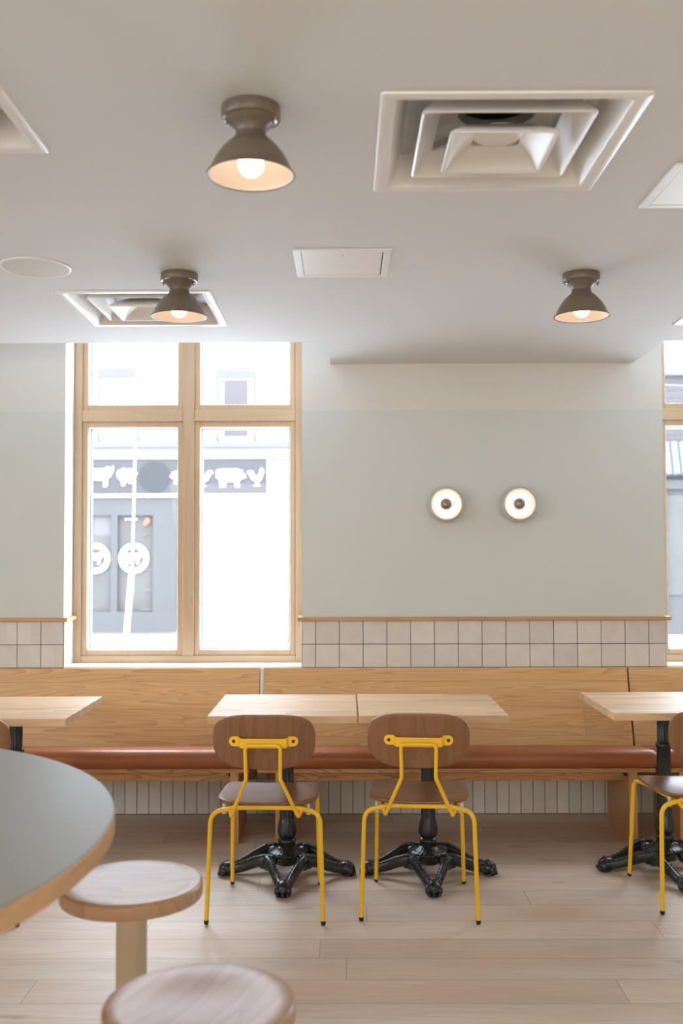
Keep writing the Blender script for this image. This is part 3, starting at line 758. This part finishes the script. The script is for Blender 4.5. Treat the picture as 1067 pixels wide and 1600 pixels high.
# ================================================================== CEILING FITTINGS
def make_vent(label):
    t = thing('air_vent', label, 'vent', group='square louvred air vents in the ceiling')
    def sq(mb, prof, thick=0.0):
        """square 'lathe': (half, z) profile"""
        b = bmesh.new(); rings = []
        for h, z in prof:
            c = []
            rr_ = 0.012 if h > 0.03 else h * 0.3
            for (sx, sy, a0) in ((1, 1, 0), (-1, 1, PI / 2), (-1, -1, PI), (1, -1, 3 * PI / 2)):
                for i in range(5):
                    a = a0 + PI / 2 * i / 4
                    c.append(b.verts.new((sx * (h - rr_) + rr_ * math.cos(a), sy * (h - rr_) + rr_ * math.sin(a), z)))
            rings.append(c)
        n = len(rings[0])
        for A, B in zip(rings, rings[1:]):
            for k in range(n): b.faces.new((A[k], A[(k + 1) % n], B[(k + 1) % n], B[k]))
        bmesh.ops.recalc_face_normals(b, faces=b.faces[:])
        mb._merge(b); return mb, rings
    mb = MB(); sq(mb, [(0.305, 0.0), (0.304, -0.005), (0.301, -0.006), (0.276, -0.005), (0.270, -0.003), (0.266, 0.001), (0.240, 0.052), (0.232, 0.075), (0.2335, 0.078), (0.243, 0.055), (0.270, 0.004), (0.271, 0.0), (0.305, 0.0)])
    mb.build('frame', 'vent_white', t, True, angle=35)
    mb = MB(); sq(mb, [(0.150, 0.058), (0.168, 0.040), (0.190, 0.012), (0.196, 0.002), (0.200, -0.002), (0.205, 0.001), (0.204, 0.005), (0.198, 0.014), (0.172, 0.046), (0.150, 0.061), (0.150, 0.058)])
    mb.build('louvre', 'vent_white', t, True, angle=35)
    mb = MB(); sq(mb, [(0.060, 0.026), (0.090, 0.012), (0.115, -0.010), (0.124, -0.018), (0.129, -0.019), (0.132, -0.016), (0.130, -0.011), (0.112, 0.003), (0.085, 0.022), (0.060, 0.032), (0.060, 0.026)])
    mb.lathe([(0.0, 0.020), (0.045, 0.020), (0.062, 0.026), (0.066, 0.034), (0.0, 0.036)], 32)
    mb.build('centre_plate', 'vent_white', t, True, angle=35)
    # sheet-metal pan with round neck
    b = bmesh.new(); n = 48; ri, ro = [], []
    for k in range(n):
        a = 2 * PI * k / n; c, s_ = math.cos(a), math.sin(a); q = max(abs(c), abs(s_))
        ri.append(b.verts.new((0.100 * c, 0.100 * s_, 0.100))); ro.append(b.verts.new((0.236 * c / q, 0.236 * s_ / q, 0.074)))
    for k in range(n): b.faces.new((ri[k], ri[(k + 1) % n], ro[(k + 1) % n], ro[k]))
    q = MB(); q._merge(b); pan = q.build('back_pan', 'galv', t, True)
    MB().lathe([(0.104, 0.094), (0.104, 0.088), (0.099, 0.088), (0.099, 0.115)], 48).build('neck_collar', 'galv', pan, True)
    MB().lathe([(0.099, 0.112), (0.099, 0.40), (0.0, 0.40)], 48).build('duct', 'duct', pan, True)
    # cross bars carrying the louvres
    for a in range(4): MB().box((0.095, -0.004, 0.052), (0.234, 0.004, 0.070), 0.0, 1, Matrix.Rotation(PI / 4 + a * PI / 2, 4, 'Z') @ Matrix.Translation((0.02, 0, 0))).build('carrier_bar', 'galv', t)
    return t
vt = make_vent('square louvred ceiling vent, the largest shown, beside the big flared lamp')
vt.location = (VENTS[0][0], VENTS[0][1], CZ)
dup(vt, (VENTS[1][0], VENTS[1][1], CZ), 0, 'square louvred ceiling vent above the four-pane window, partly behind a flared lamp')
dup(vt, (VENTS[2][0], VENTS[2][1], CZ), 0, 'square louvred ceiling vent of which only one corner shows, near the round speaker')
dup(vt, (VENTS[3][0], VENTS[3][1], CZ), 0, 'square louvred ceiling vent, just a tiny corner above the slim second window')

def make_hatch(label):
    t = thing('access_panel', label, 'panel', group='square white access panels in the ceiling')
    h = 0.1675; i = 0.140
    mb = MB()
    mb.box((-h, -h, -0.006), (-i, h, 0.0), 0.002).box((i, -h, -0.006), (h, h, 0.0), 0.002).box((-i, -h, -0.006), (i, -i, 0.0), 0.002).box((-i, i, -0.006), (i, h, 0.0), 0.002)
    mb.build('frame', 'white', t)
    MB().box((-i + 0.001, -i + 0.001, -0.0045), (i - 0.004, i - 0.0015, 0.0), 0.001).build('door', 'white', t)
    MB().box((-i, -i, -0.001), (i, i, 0.0)).build('shadow_gap', 'duct', t)
    MB().lathe([(0.0, -0.006), (0.004, -0.0055), (0.004, -0.004)], 16, Matrix.Translation((0.0, -0.10, 0))).build('screw', 'galv', t, True)
    return t
h = make_hatch('flat white access panel in the middle of the ceiling, between the lamps')
h.location = (-0.0085, 3.475, CZ)
dup(h, (1.034, 2.745, CZ), 0, 'flat white access panel next to the largest air vent, cut off by the picture edge')
t = thing('ceiling_speaker', 'flat round white speaker grille set in the ceiling', 'speaker', (-1.105, 3.513, CZ))
MB().lathe([(0.125, 0.0), (0.125, -0.004), (0.122, -0.006), (0.117, -0.006), (0.115, -0.004), (0.115, 0.0)], 72).build('rim', 'white', t, True)
MB().lathe([(0.115, -0.003), (0.08, -0.0055), (0.0, -0.007)], 72).build('grille', 'grille', t, True)

# ================================================================== THE STREET OUTSIDE
GZ = -0.30
FY = 20.0
struct('street', MB().box((-30, WOUT + 2.2, GZ - 0.3), (30, FY - 2.4, GZ - 0.10)), 'asphalt')
struct('pavement', MB().box((-30, FY - 2.4, GZ - 0.3), (30, FY + 1, GZ)).box((-30, WOUT, GZ - 0.3), (30, WOUT + 2.2, GZ)).box((-30, -16, GZ - 0.3), (30, YB - 0.2, GZ)), 'pavement')

def pt(px, py, cx, cz, s, flip=1): return (cx + flip * px * s, cz + py * s)
PIG = [(-1.0, 0.35), (-0.95, 0.55), (-0.6, 0.62), (0, 0.60), (0.5, 0.62), (0.62, 0.50), (0.80, 0.55), (0.78, 0.36), (1.0, 0.20), (0.98, 0.02), (0.80, -0.02), (0.55, -0.18), (0.56, -0.45), (0.62, -0.62), (0.30, -0.62), (0.28, -0.30),
       (0.10, -0.24), (-0.30, -0.28), (-0.40, -0.45), (-0.38, -0.62), (-0.72, -0.62), (-0.72, -0.40), (-0.85, -0.05), (-1.02, 0.05)]
COW = [(-1.0, 0.45), (-0.8, 0.60), (-0.2, 0.55), (0.4, 0.58), (0.62, 0.72), (0.80, 0.60), (1.0, 0.78), (1.02, 0.55), (0.92, 0.30), (0.80, 0.02), (0.62, -0.05), (0.58, -0.62), (0.34, -0.66), (0.34, -0.22), (-0.45, -0.18), (-0.55, -0.62), (-0.85, -0.68), (-0.82, -0.1), (-1.02, 0.1)]
SHEEP = [(-0.95, 0.25), (-0.85, 0.62), (-0.5, 0.70), (-0.30, 0.90), (-0.1, 0.72), (0.35, 0.80), (0.75, 0.72), (0.86, 0.50), (1.08, 0.40), (1.02, 0.22), (0.80, 0.16), (0.82, -0.30), (0.60, -0.62), (0.32, -0.66), (0.10, -0.42), (-0.05, -0.52), (-0.20, -0.88), (-0.45, -0.86), (-0.52, -0.40), (-0.85, -0.12)]
ROOST = [(-1.0, 0.55), (-0.72, 0.72), (-0.35, 0.62), (-0.1, 0.12), (0.25, 0.22), (0.40, 0.55), (0.42, 0.85), (0.62, 1.0), (0.78, 0.80), (0.86, 0.60), (0.72, 0.40), (0.66, 0.05), (0.45, -0.35), (0.20, -0.52), (0.20, -0.75), (0.48, -0.92), (-0.30, -0.92), (0.02, -0.75), (0.0, -0.52), (-0.35, -0.30), (-0.62, 0.10), (-0.75, 0.35)]

# white brick building with its shopfront
bd = thing('brick_building', 'white painted brick building across the street with a slate shopfront', 'building', (-3.4, FY, GZ))
O = Vector((-3.4, FY, GZ))
def L(x, y, z): return (x - O.x, y - O.y, z - O.z)
def bbox(mb, x0, x1, y0, y1, z0, z1, bev=0.0): return mb.box(L(x0, y0, z0), L(x1, y1, z1), bev)
bbox(MB(), -10.5, 3.0, FY, FY + 6, GZ, 8.6).build('wall', 'white_brick', bd)
bbox(bbox(MB(), -10.5, 3.02, FY - 0.10, FY + 0.01, 3.475, 3.60, 0.01), -10.5, 3.01, FY - 0.05, FY + 0.01, 3.24, 3.26).build('string_course', 'stone', bd)
for x0, x1 in ((-4.975, -4.185), (-2.58, -1.829), (-7.4, -6.62), (0.2, 0.98)):
    xc = (x0 + x1) / 2; hw = (x1 - x0) / 2
    mb = MB(); bbox(mb, x0 - 0.03, x0 + 0.04, FY - 0.035, FY + 0.01, 3.63, 4.95); bbox(mb, x1 - 0.04, x1 + 0.03, FY - 0.035, FY + 0.01, 3.63, 4.95)
    o = [(xc - hw - 0.03 - O.x, 4.88 - O.z)] + [(xc + (hw + 0.03) * u - O.x, 5.06 + 0.06 * (1 - u * u) - O.z) for u in [-1 + 2 * i / 10 for i in range(11)]] + [(xc + hw + 0.03 - O.x, 4.88 - O.z)]
    mb.prism(o, -0.04, 0.01)
    wn = mb.build('upper_window', 'win_grey', bd)
    bbox(MB(), x0 + 0.04, x1 - 0.04, FY - 0.03, FY + 0.01, 3.66, 4.90).build('sash', 'sign_white', wn)
    if abs(xc + 2.2) < 0.2 or abs(xc) < 1:
        bbox(bbox(MB(), xc - 0.25, xc + 0.25, FY - 0.045, FY + 0.01, 4.20, 4.86), xc - 0.25, xc + 0.25, FY - 0.045, FY + 0.01, 3.70, 4.14).build('pane', 'dark_pane', wn)
# shopfront
mb = MB()
SX0, SX1 = -8.2, -3.385
bbox(mb, SX0, SX1, FY - 0.12, FY + 0.01, -0.20, 0.20); bbox(mb, SX0, SX1, FY - 0.12, FY + 0.01, 2.12, 2.47)
bbox(mb, -3.853, SX1, FY - 0.12, FY + 0.01, 0.20, 2.12); bbox(mb, -4.69, -4.56, FY - 0.12, FY + 0.01, 0.20, 2.12); bbox(mb, SX0, SX0 + 0.3, FY - 0.12, FY + 0.01, 0.2, 2.12)
bbox(mb, -6.5, -6.36, FY - 0.12, FY + 0.01, 0.20, 2.12)
sf = mb.build('shopfront', 'shop_paint', bd)
for x0, x1 in ((-4.56, -3.853), (-6.36, -4.69), (-7.9, -6.5)):
    bbox(MB(), x0, x1, FY - 0.03, FY + 0.012, 0.20, 2.12).build('shop_pane', 'shop_glass', sf)
def roundel(x, z, r):
    m = Matrix.Translation(L(x, FY - 0.05, z)) @ Matrix.Rotation(R(90), 4, 'X')
    mb = MB().lathe([(r * 0.68, 0.0), (r, 0.0), (r, 0.025), (r * 0.68, 0.025), (r * 0.68, 0.0)], 48, m)
    mb.prism([pt(a, b, x - O.x, z - O.z, r * 0.56) for a, b in COW], -0.075, -0.045)
    mb.build('pane_emblem', 'sign_white', sf)
roundel(-4.243, 1.262, 0.30); roundel(-5.02, 1.262, 0.30); roundel(-7.2, 1.262, 0.30)
bbox(MB(), -4.02, -3.86, FY - 0.045, FY, 0.62, 0.66).box(L(-4.02, FY - 0.045, 1.02), L(-3.86, FY, 1.05)).box(L(-4.1, FY - 0.045, 0.22), L(-3.86, FY, 0.26)).build('pane_shelf', 'stone', sf)
bbox(MB(), -4.69 - 0.36, -4.70, FY - 0.035, FY, 1.72, 2.12).build('pane_blind', 'stone', sf)
for x in (-4.40, -4.34, -4.28): pass
mb = MB()
for x in (-4.40, -4.33, -4.26, -4.20): mb.ball((x - O.x, -0.06, 2.045 - O.z), 0.032, 2)
mb.build('pendant_glow', 'warm_lamp', sf, True)
MB().ball((-3.975 - O.x, -0.06, 2.01 - O.z), 0.07, 2, (1, 0.6, 1.1)).ball((-4.02 - O.x, -0.06, 1.95 - O.z), 0.05, 2, (1, 0.6, 1)).ball((-4.02 - O.x, -0.06, 1.74 - O.z), 0.025, 2).build('orange_glow', 'orange', sf, True)

sg = thing('shop_sign', 'long slate shop sign with white animal shapes above the shopfront', 'sign', (-3.4, FY, 2.85))
SO = Vector((-3.4, FY, 2.85))
MB().box((-4.9, -0.16, -0.31), (1.907, 0.005, 0.36), 0.005).build('board', 'sign_board', sg)
MB().box((-4.97, -0.19, -0.366), (1.907, 0.004, -0.31)).box((1.837, -0.19, -0.31), (1.907, 0.004, 0.362)).box((-4.97, -0.19, -0.31), (-4.9, 0.004, 0.362)).build('border', 'sign_white', sg)
def emblem(outl, x, z, s, flip=1, nm='animal_emblem'):
    MB().prism([pt(a, b, x - SO.x, z - SO.z, s, flip) for a, b in outl], -0.185, -0.155).build(nm, 'sign_white', sg)
emblem(COW, -4.93, 2.885, 0.29); emblem(SHEEP, -4.375, 2.89, 0.20); emblem(PIG, -3.30, 2.87, 0.20, -1); emblem(ROOST, -2.83, 2.87, 0.19, -1)
emblem(PIG, -2.29, 2.86, 0.29); emblem(ROOST, -1.785, 2.87, 0.185); emblem(PIG, -5.7, 2.87, 0.27); emblem(SHEEP, -6.5, 2.87, 0.2)
MB().lathe([(0.0, 0.155), (0.31, 0.155), (0.31, 0.172), (0.0, 0.172)], 48, Matrix.Translation((-3.82 - SO.x, 0, 2.885 - SO.z)) @ Matrix.Rotation(R(90), 4, 'X')).build('sign_disc', 'sign_disc', sg)

# grey neighbour seen through the second window
nb = thing('corner_building', 'slate grey shop building seen through the slim second window', 'building', (8.0, FY, GZ))
O = Vector((8.0, FY, GZ))
bbox(MB(), 4.6, 12.5, FY, FY + 6, 3.0, 5.0).build('wall', 'red_brick', nb)
bbox(MB(), 4.5, 12.6, FY - 0.15, FY + 6.1, 4.9, 5.15, 0.02).build('parapet', 'stone', nb)
mb = bbox(MB(), 4.6, 12.5, FY, FY + 6, GZ, 3.0)
for x in (4.6, 5.6, 6.18, 7.0, 8.4, 9.8): bbox(mb, x, x + 0.22, FY - 0.12, FY + 0.01, 0.0, 2.8)
bbox(mb, 4.6, 12.5, FY - 0.1, FY + 0.01, 2.62, 2.80)
sh = mb.build('shopfront', 'shop_paint', nb)
for x0, x1 in ((5.82, 6.18), (6.4, 7.0), (7.22, 8.4)): bbox(MB(), x0, x1, FY - 0.03, FY + 0.01, 0.5, 2.5).build('shop_pane', 'shop_glass', sh)
mb = MB()
x = 4.6
while x < 10:
    b = bmesh.new()
    mb.tube([L(x, FY - 0.05, 3.55), L(x, FY - 0.22, 2.9)], 0.085, 10); x += 0.165
mb.build('corrugated_awning', 'awning', nb, True)

# things standing in the street
t = thing('street_sign', 'pale square street sign on a slim post before the white brick wall', 'sign', (-2.33, 18.4, GZ))
MB().tube([(0, 0, 0), (0, 0, 2.75)], 0.022, 12).build('post', 'pole_grey', t, True)
MB().box((-0.14, -0.035, 2.22), (0.15, -0.022, 2.62), 0.006).build('plate', 'sign_white', t)
MB().prism([(0.0 + 0.03 * a, 2.56 + 0.03 * b) for a, b in ((-1.2, -1), (-0.4, -1), (0.2, 0.8), (-0.6, 0.8))], -0.038, -0.034).prism([(0.06 + 0.03 * a, 2.56 + 0.03 * b) for a, b in ((-1.2, -1), (-0.4, -1), (0.2, 0.8), (-0.6, 0.8))], -0.038, -0.034).build('plate_marks', 'red_mark', t)
t = thing('guy_wire', 'leaning cable with a thick cream guard in front of the slate shopfront', 'cable', (-4.06, 18.4, GZ))
MB().tube([(0.115, 0, 1.35), (0.19, 0, 5.2)], 0.016, 10).build('cable', 'sign_white', t, True)
MB().tube([(0, 0, 0.0), (0.115, 0, 1.40)], 0.05, 14).build('guard', 'guard', t, True)
t = thing('street_post', 'thin pale leaning post by the end of the white brick wall', 'post', (-1.05, 18.4, GZ))
MB().tube([(0, 0, 0), (0.06, 0, 1.9)], [0.05, 0.018], 12).lathe([(0, 0), (0.09, 0), (0.09, 0.02), (0.0, 0.03)], 20).build('shaft', 'pole_grey', t, True)
for i, (za, zb, sag, lab) in enumerate(((4.62, 4.48, 0.05, 'thin overhead wire across the street, the topmost of three'), (4.47, 4.30, 0.06, 'thin overhead wire across the street, the middle of three'), (4.36, 4.13, 0.07, 'thin overhead wire across the street, the lowest of three'))):
    o = MB().tube([(-13 + 26 * k / 20, 16.0, za + (zb - za) * ((-13 + 26 * k / 20) + 4) / 3.5 * 0.6 - sag * math.sin(PI * k / 20) + 0.12) for k in range(21)], 0.013, 8).build('power_line', 'wire', None, True)
    tag(o, lab, 'wire', 'overhead wires across the street')
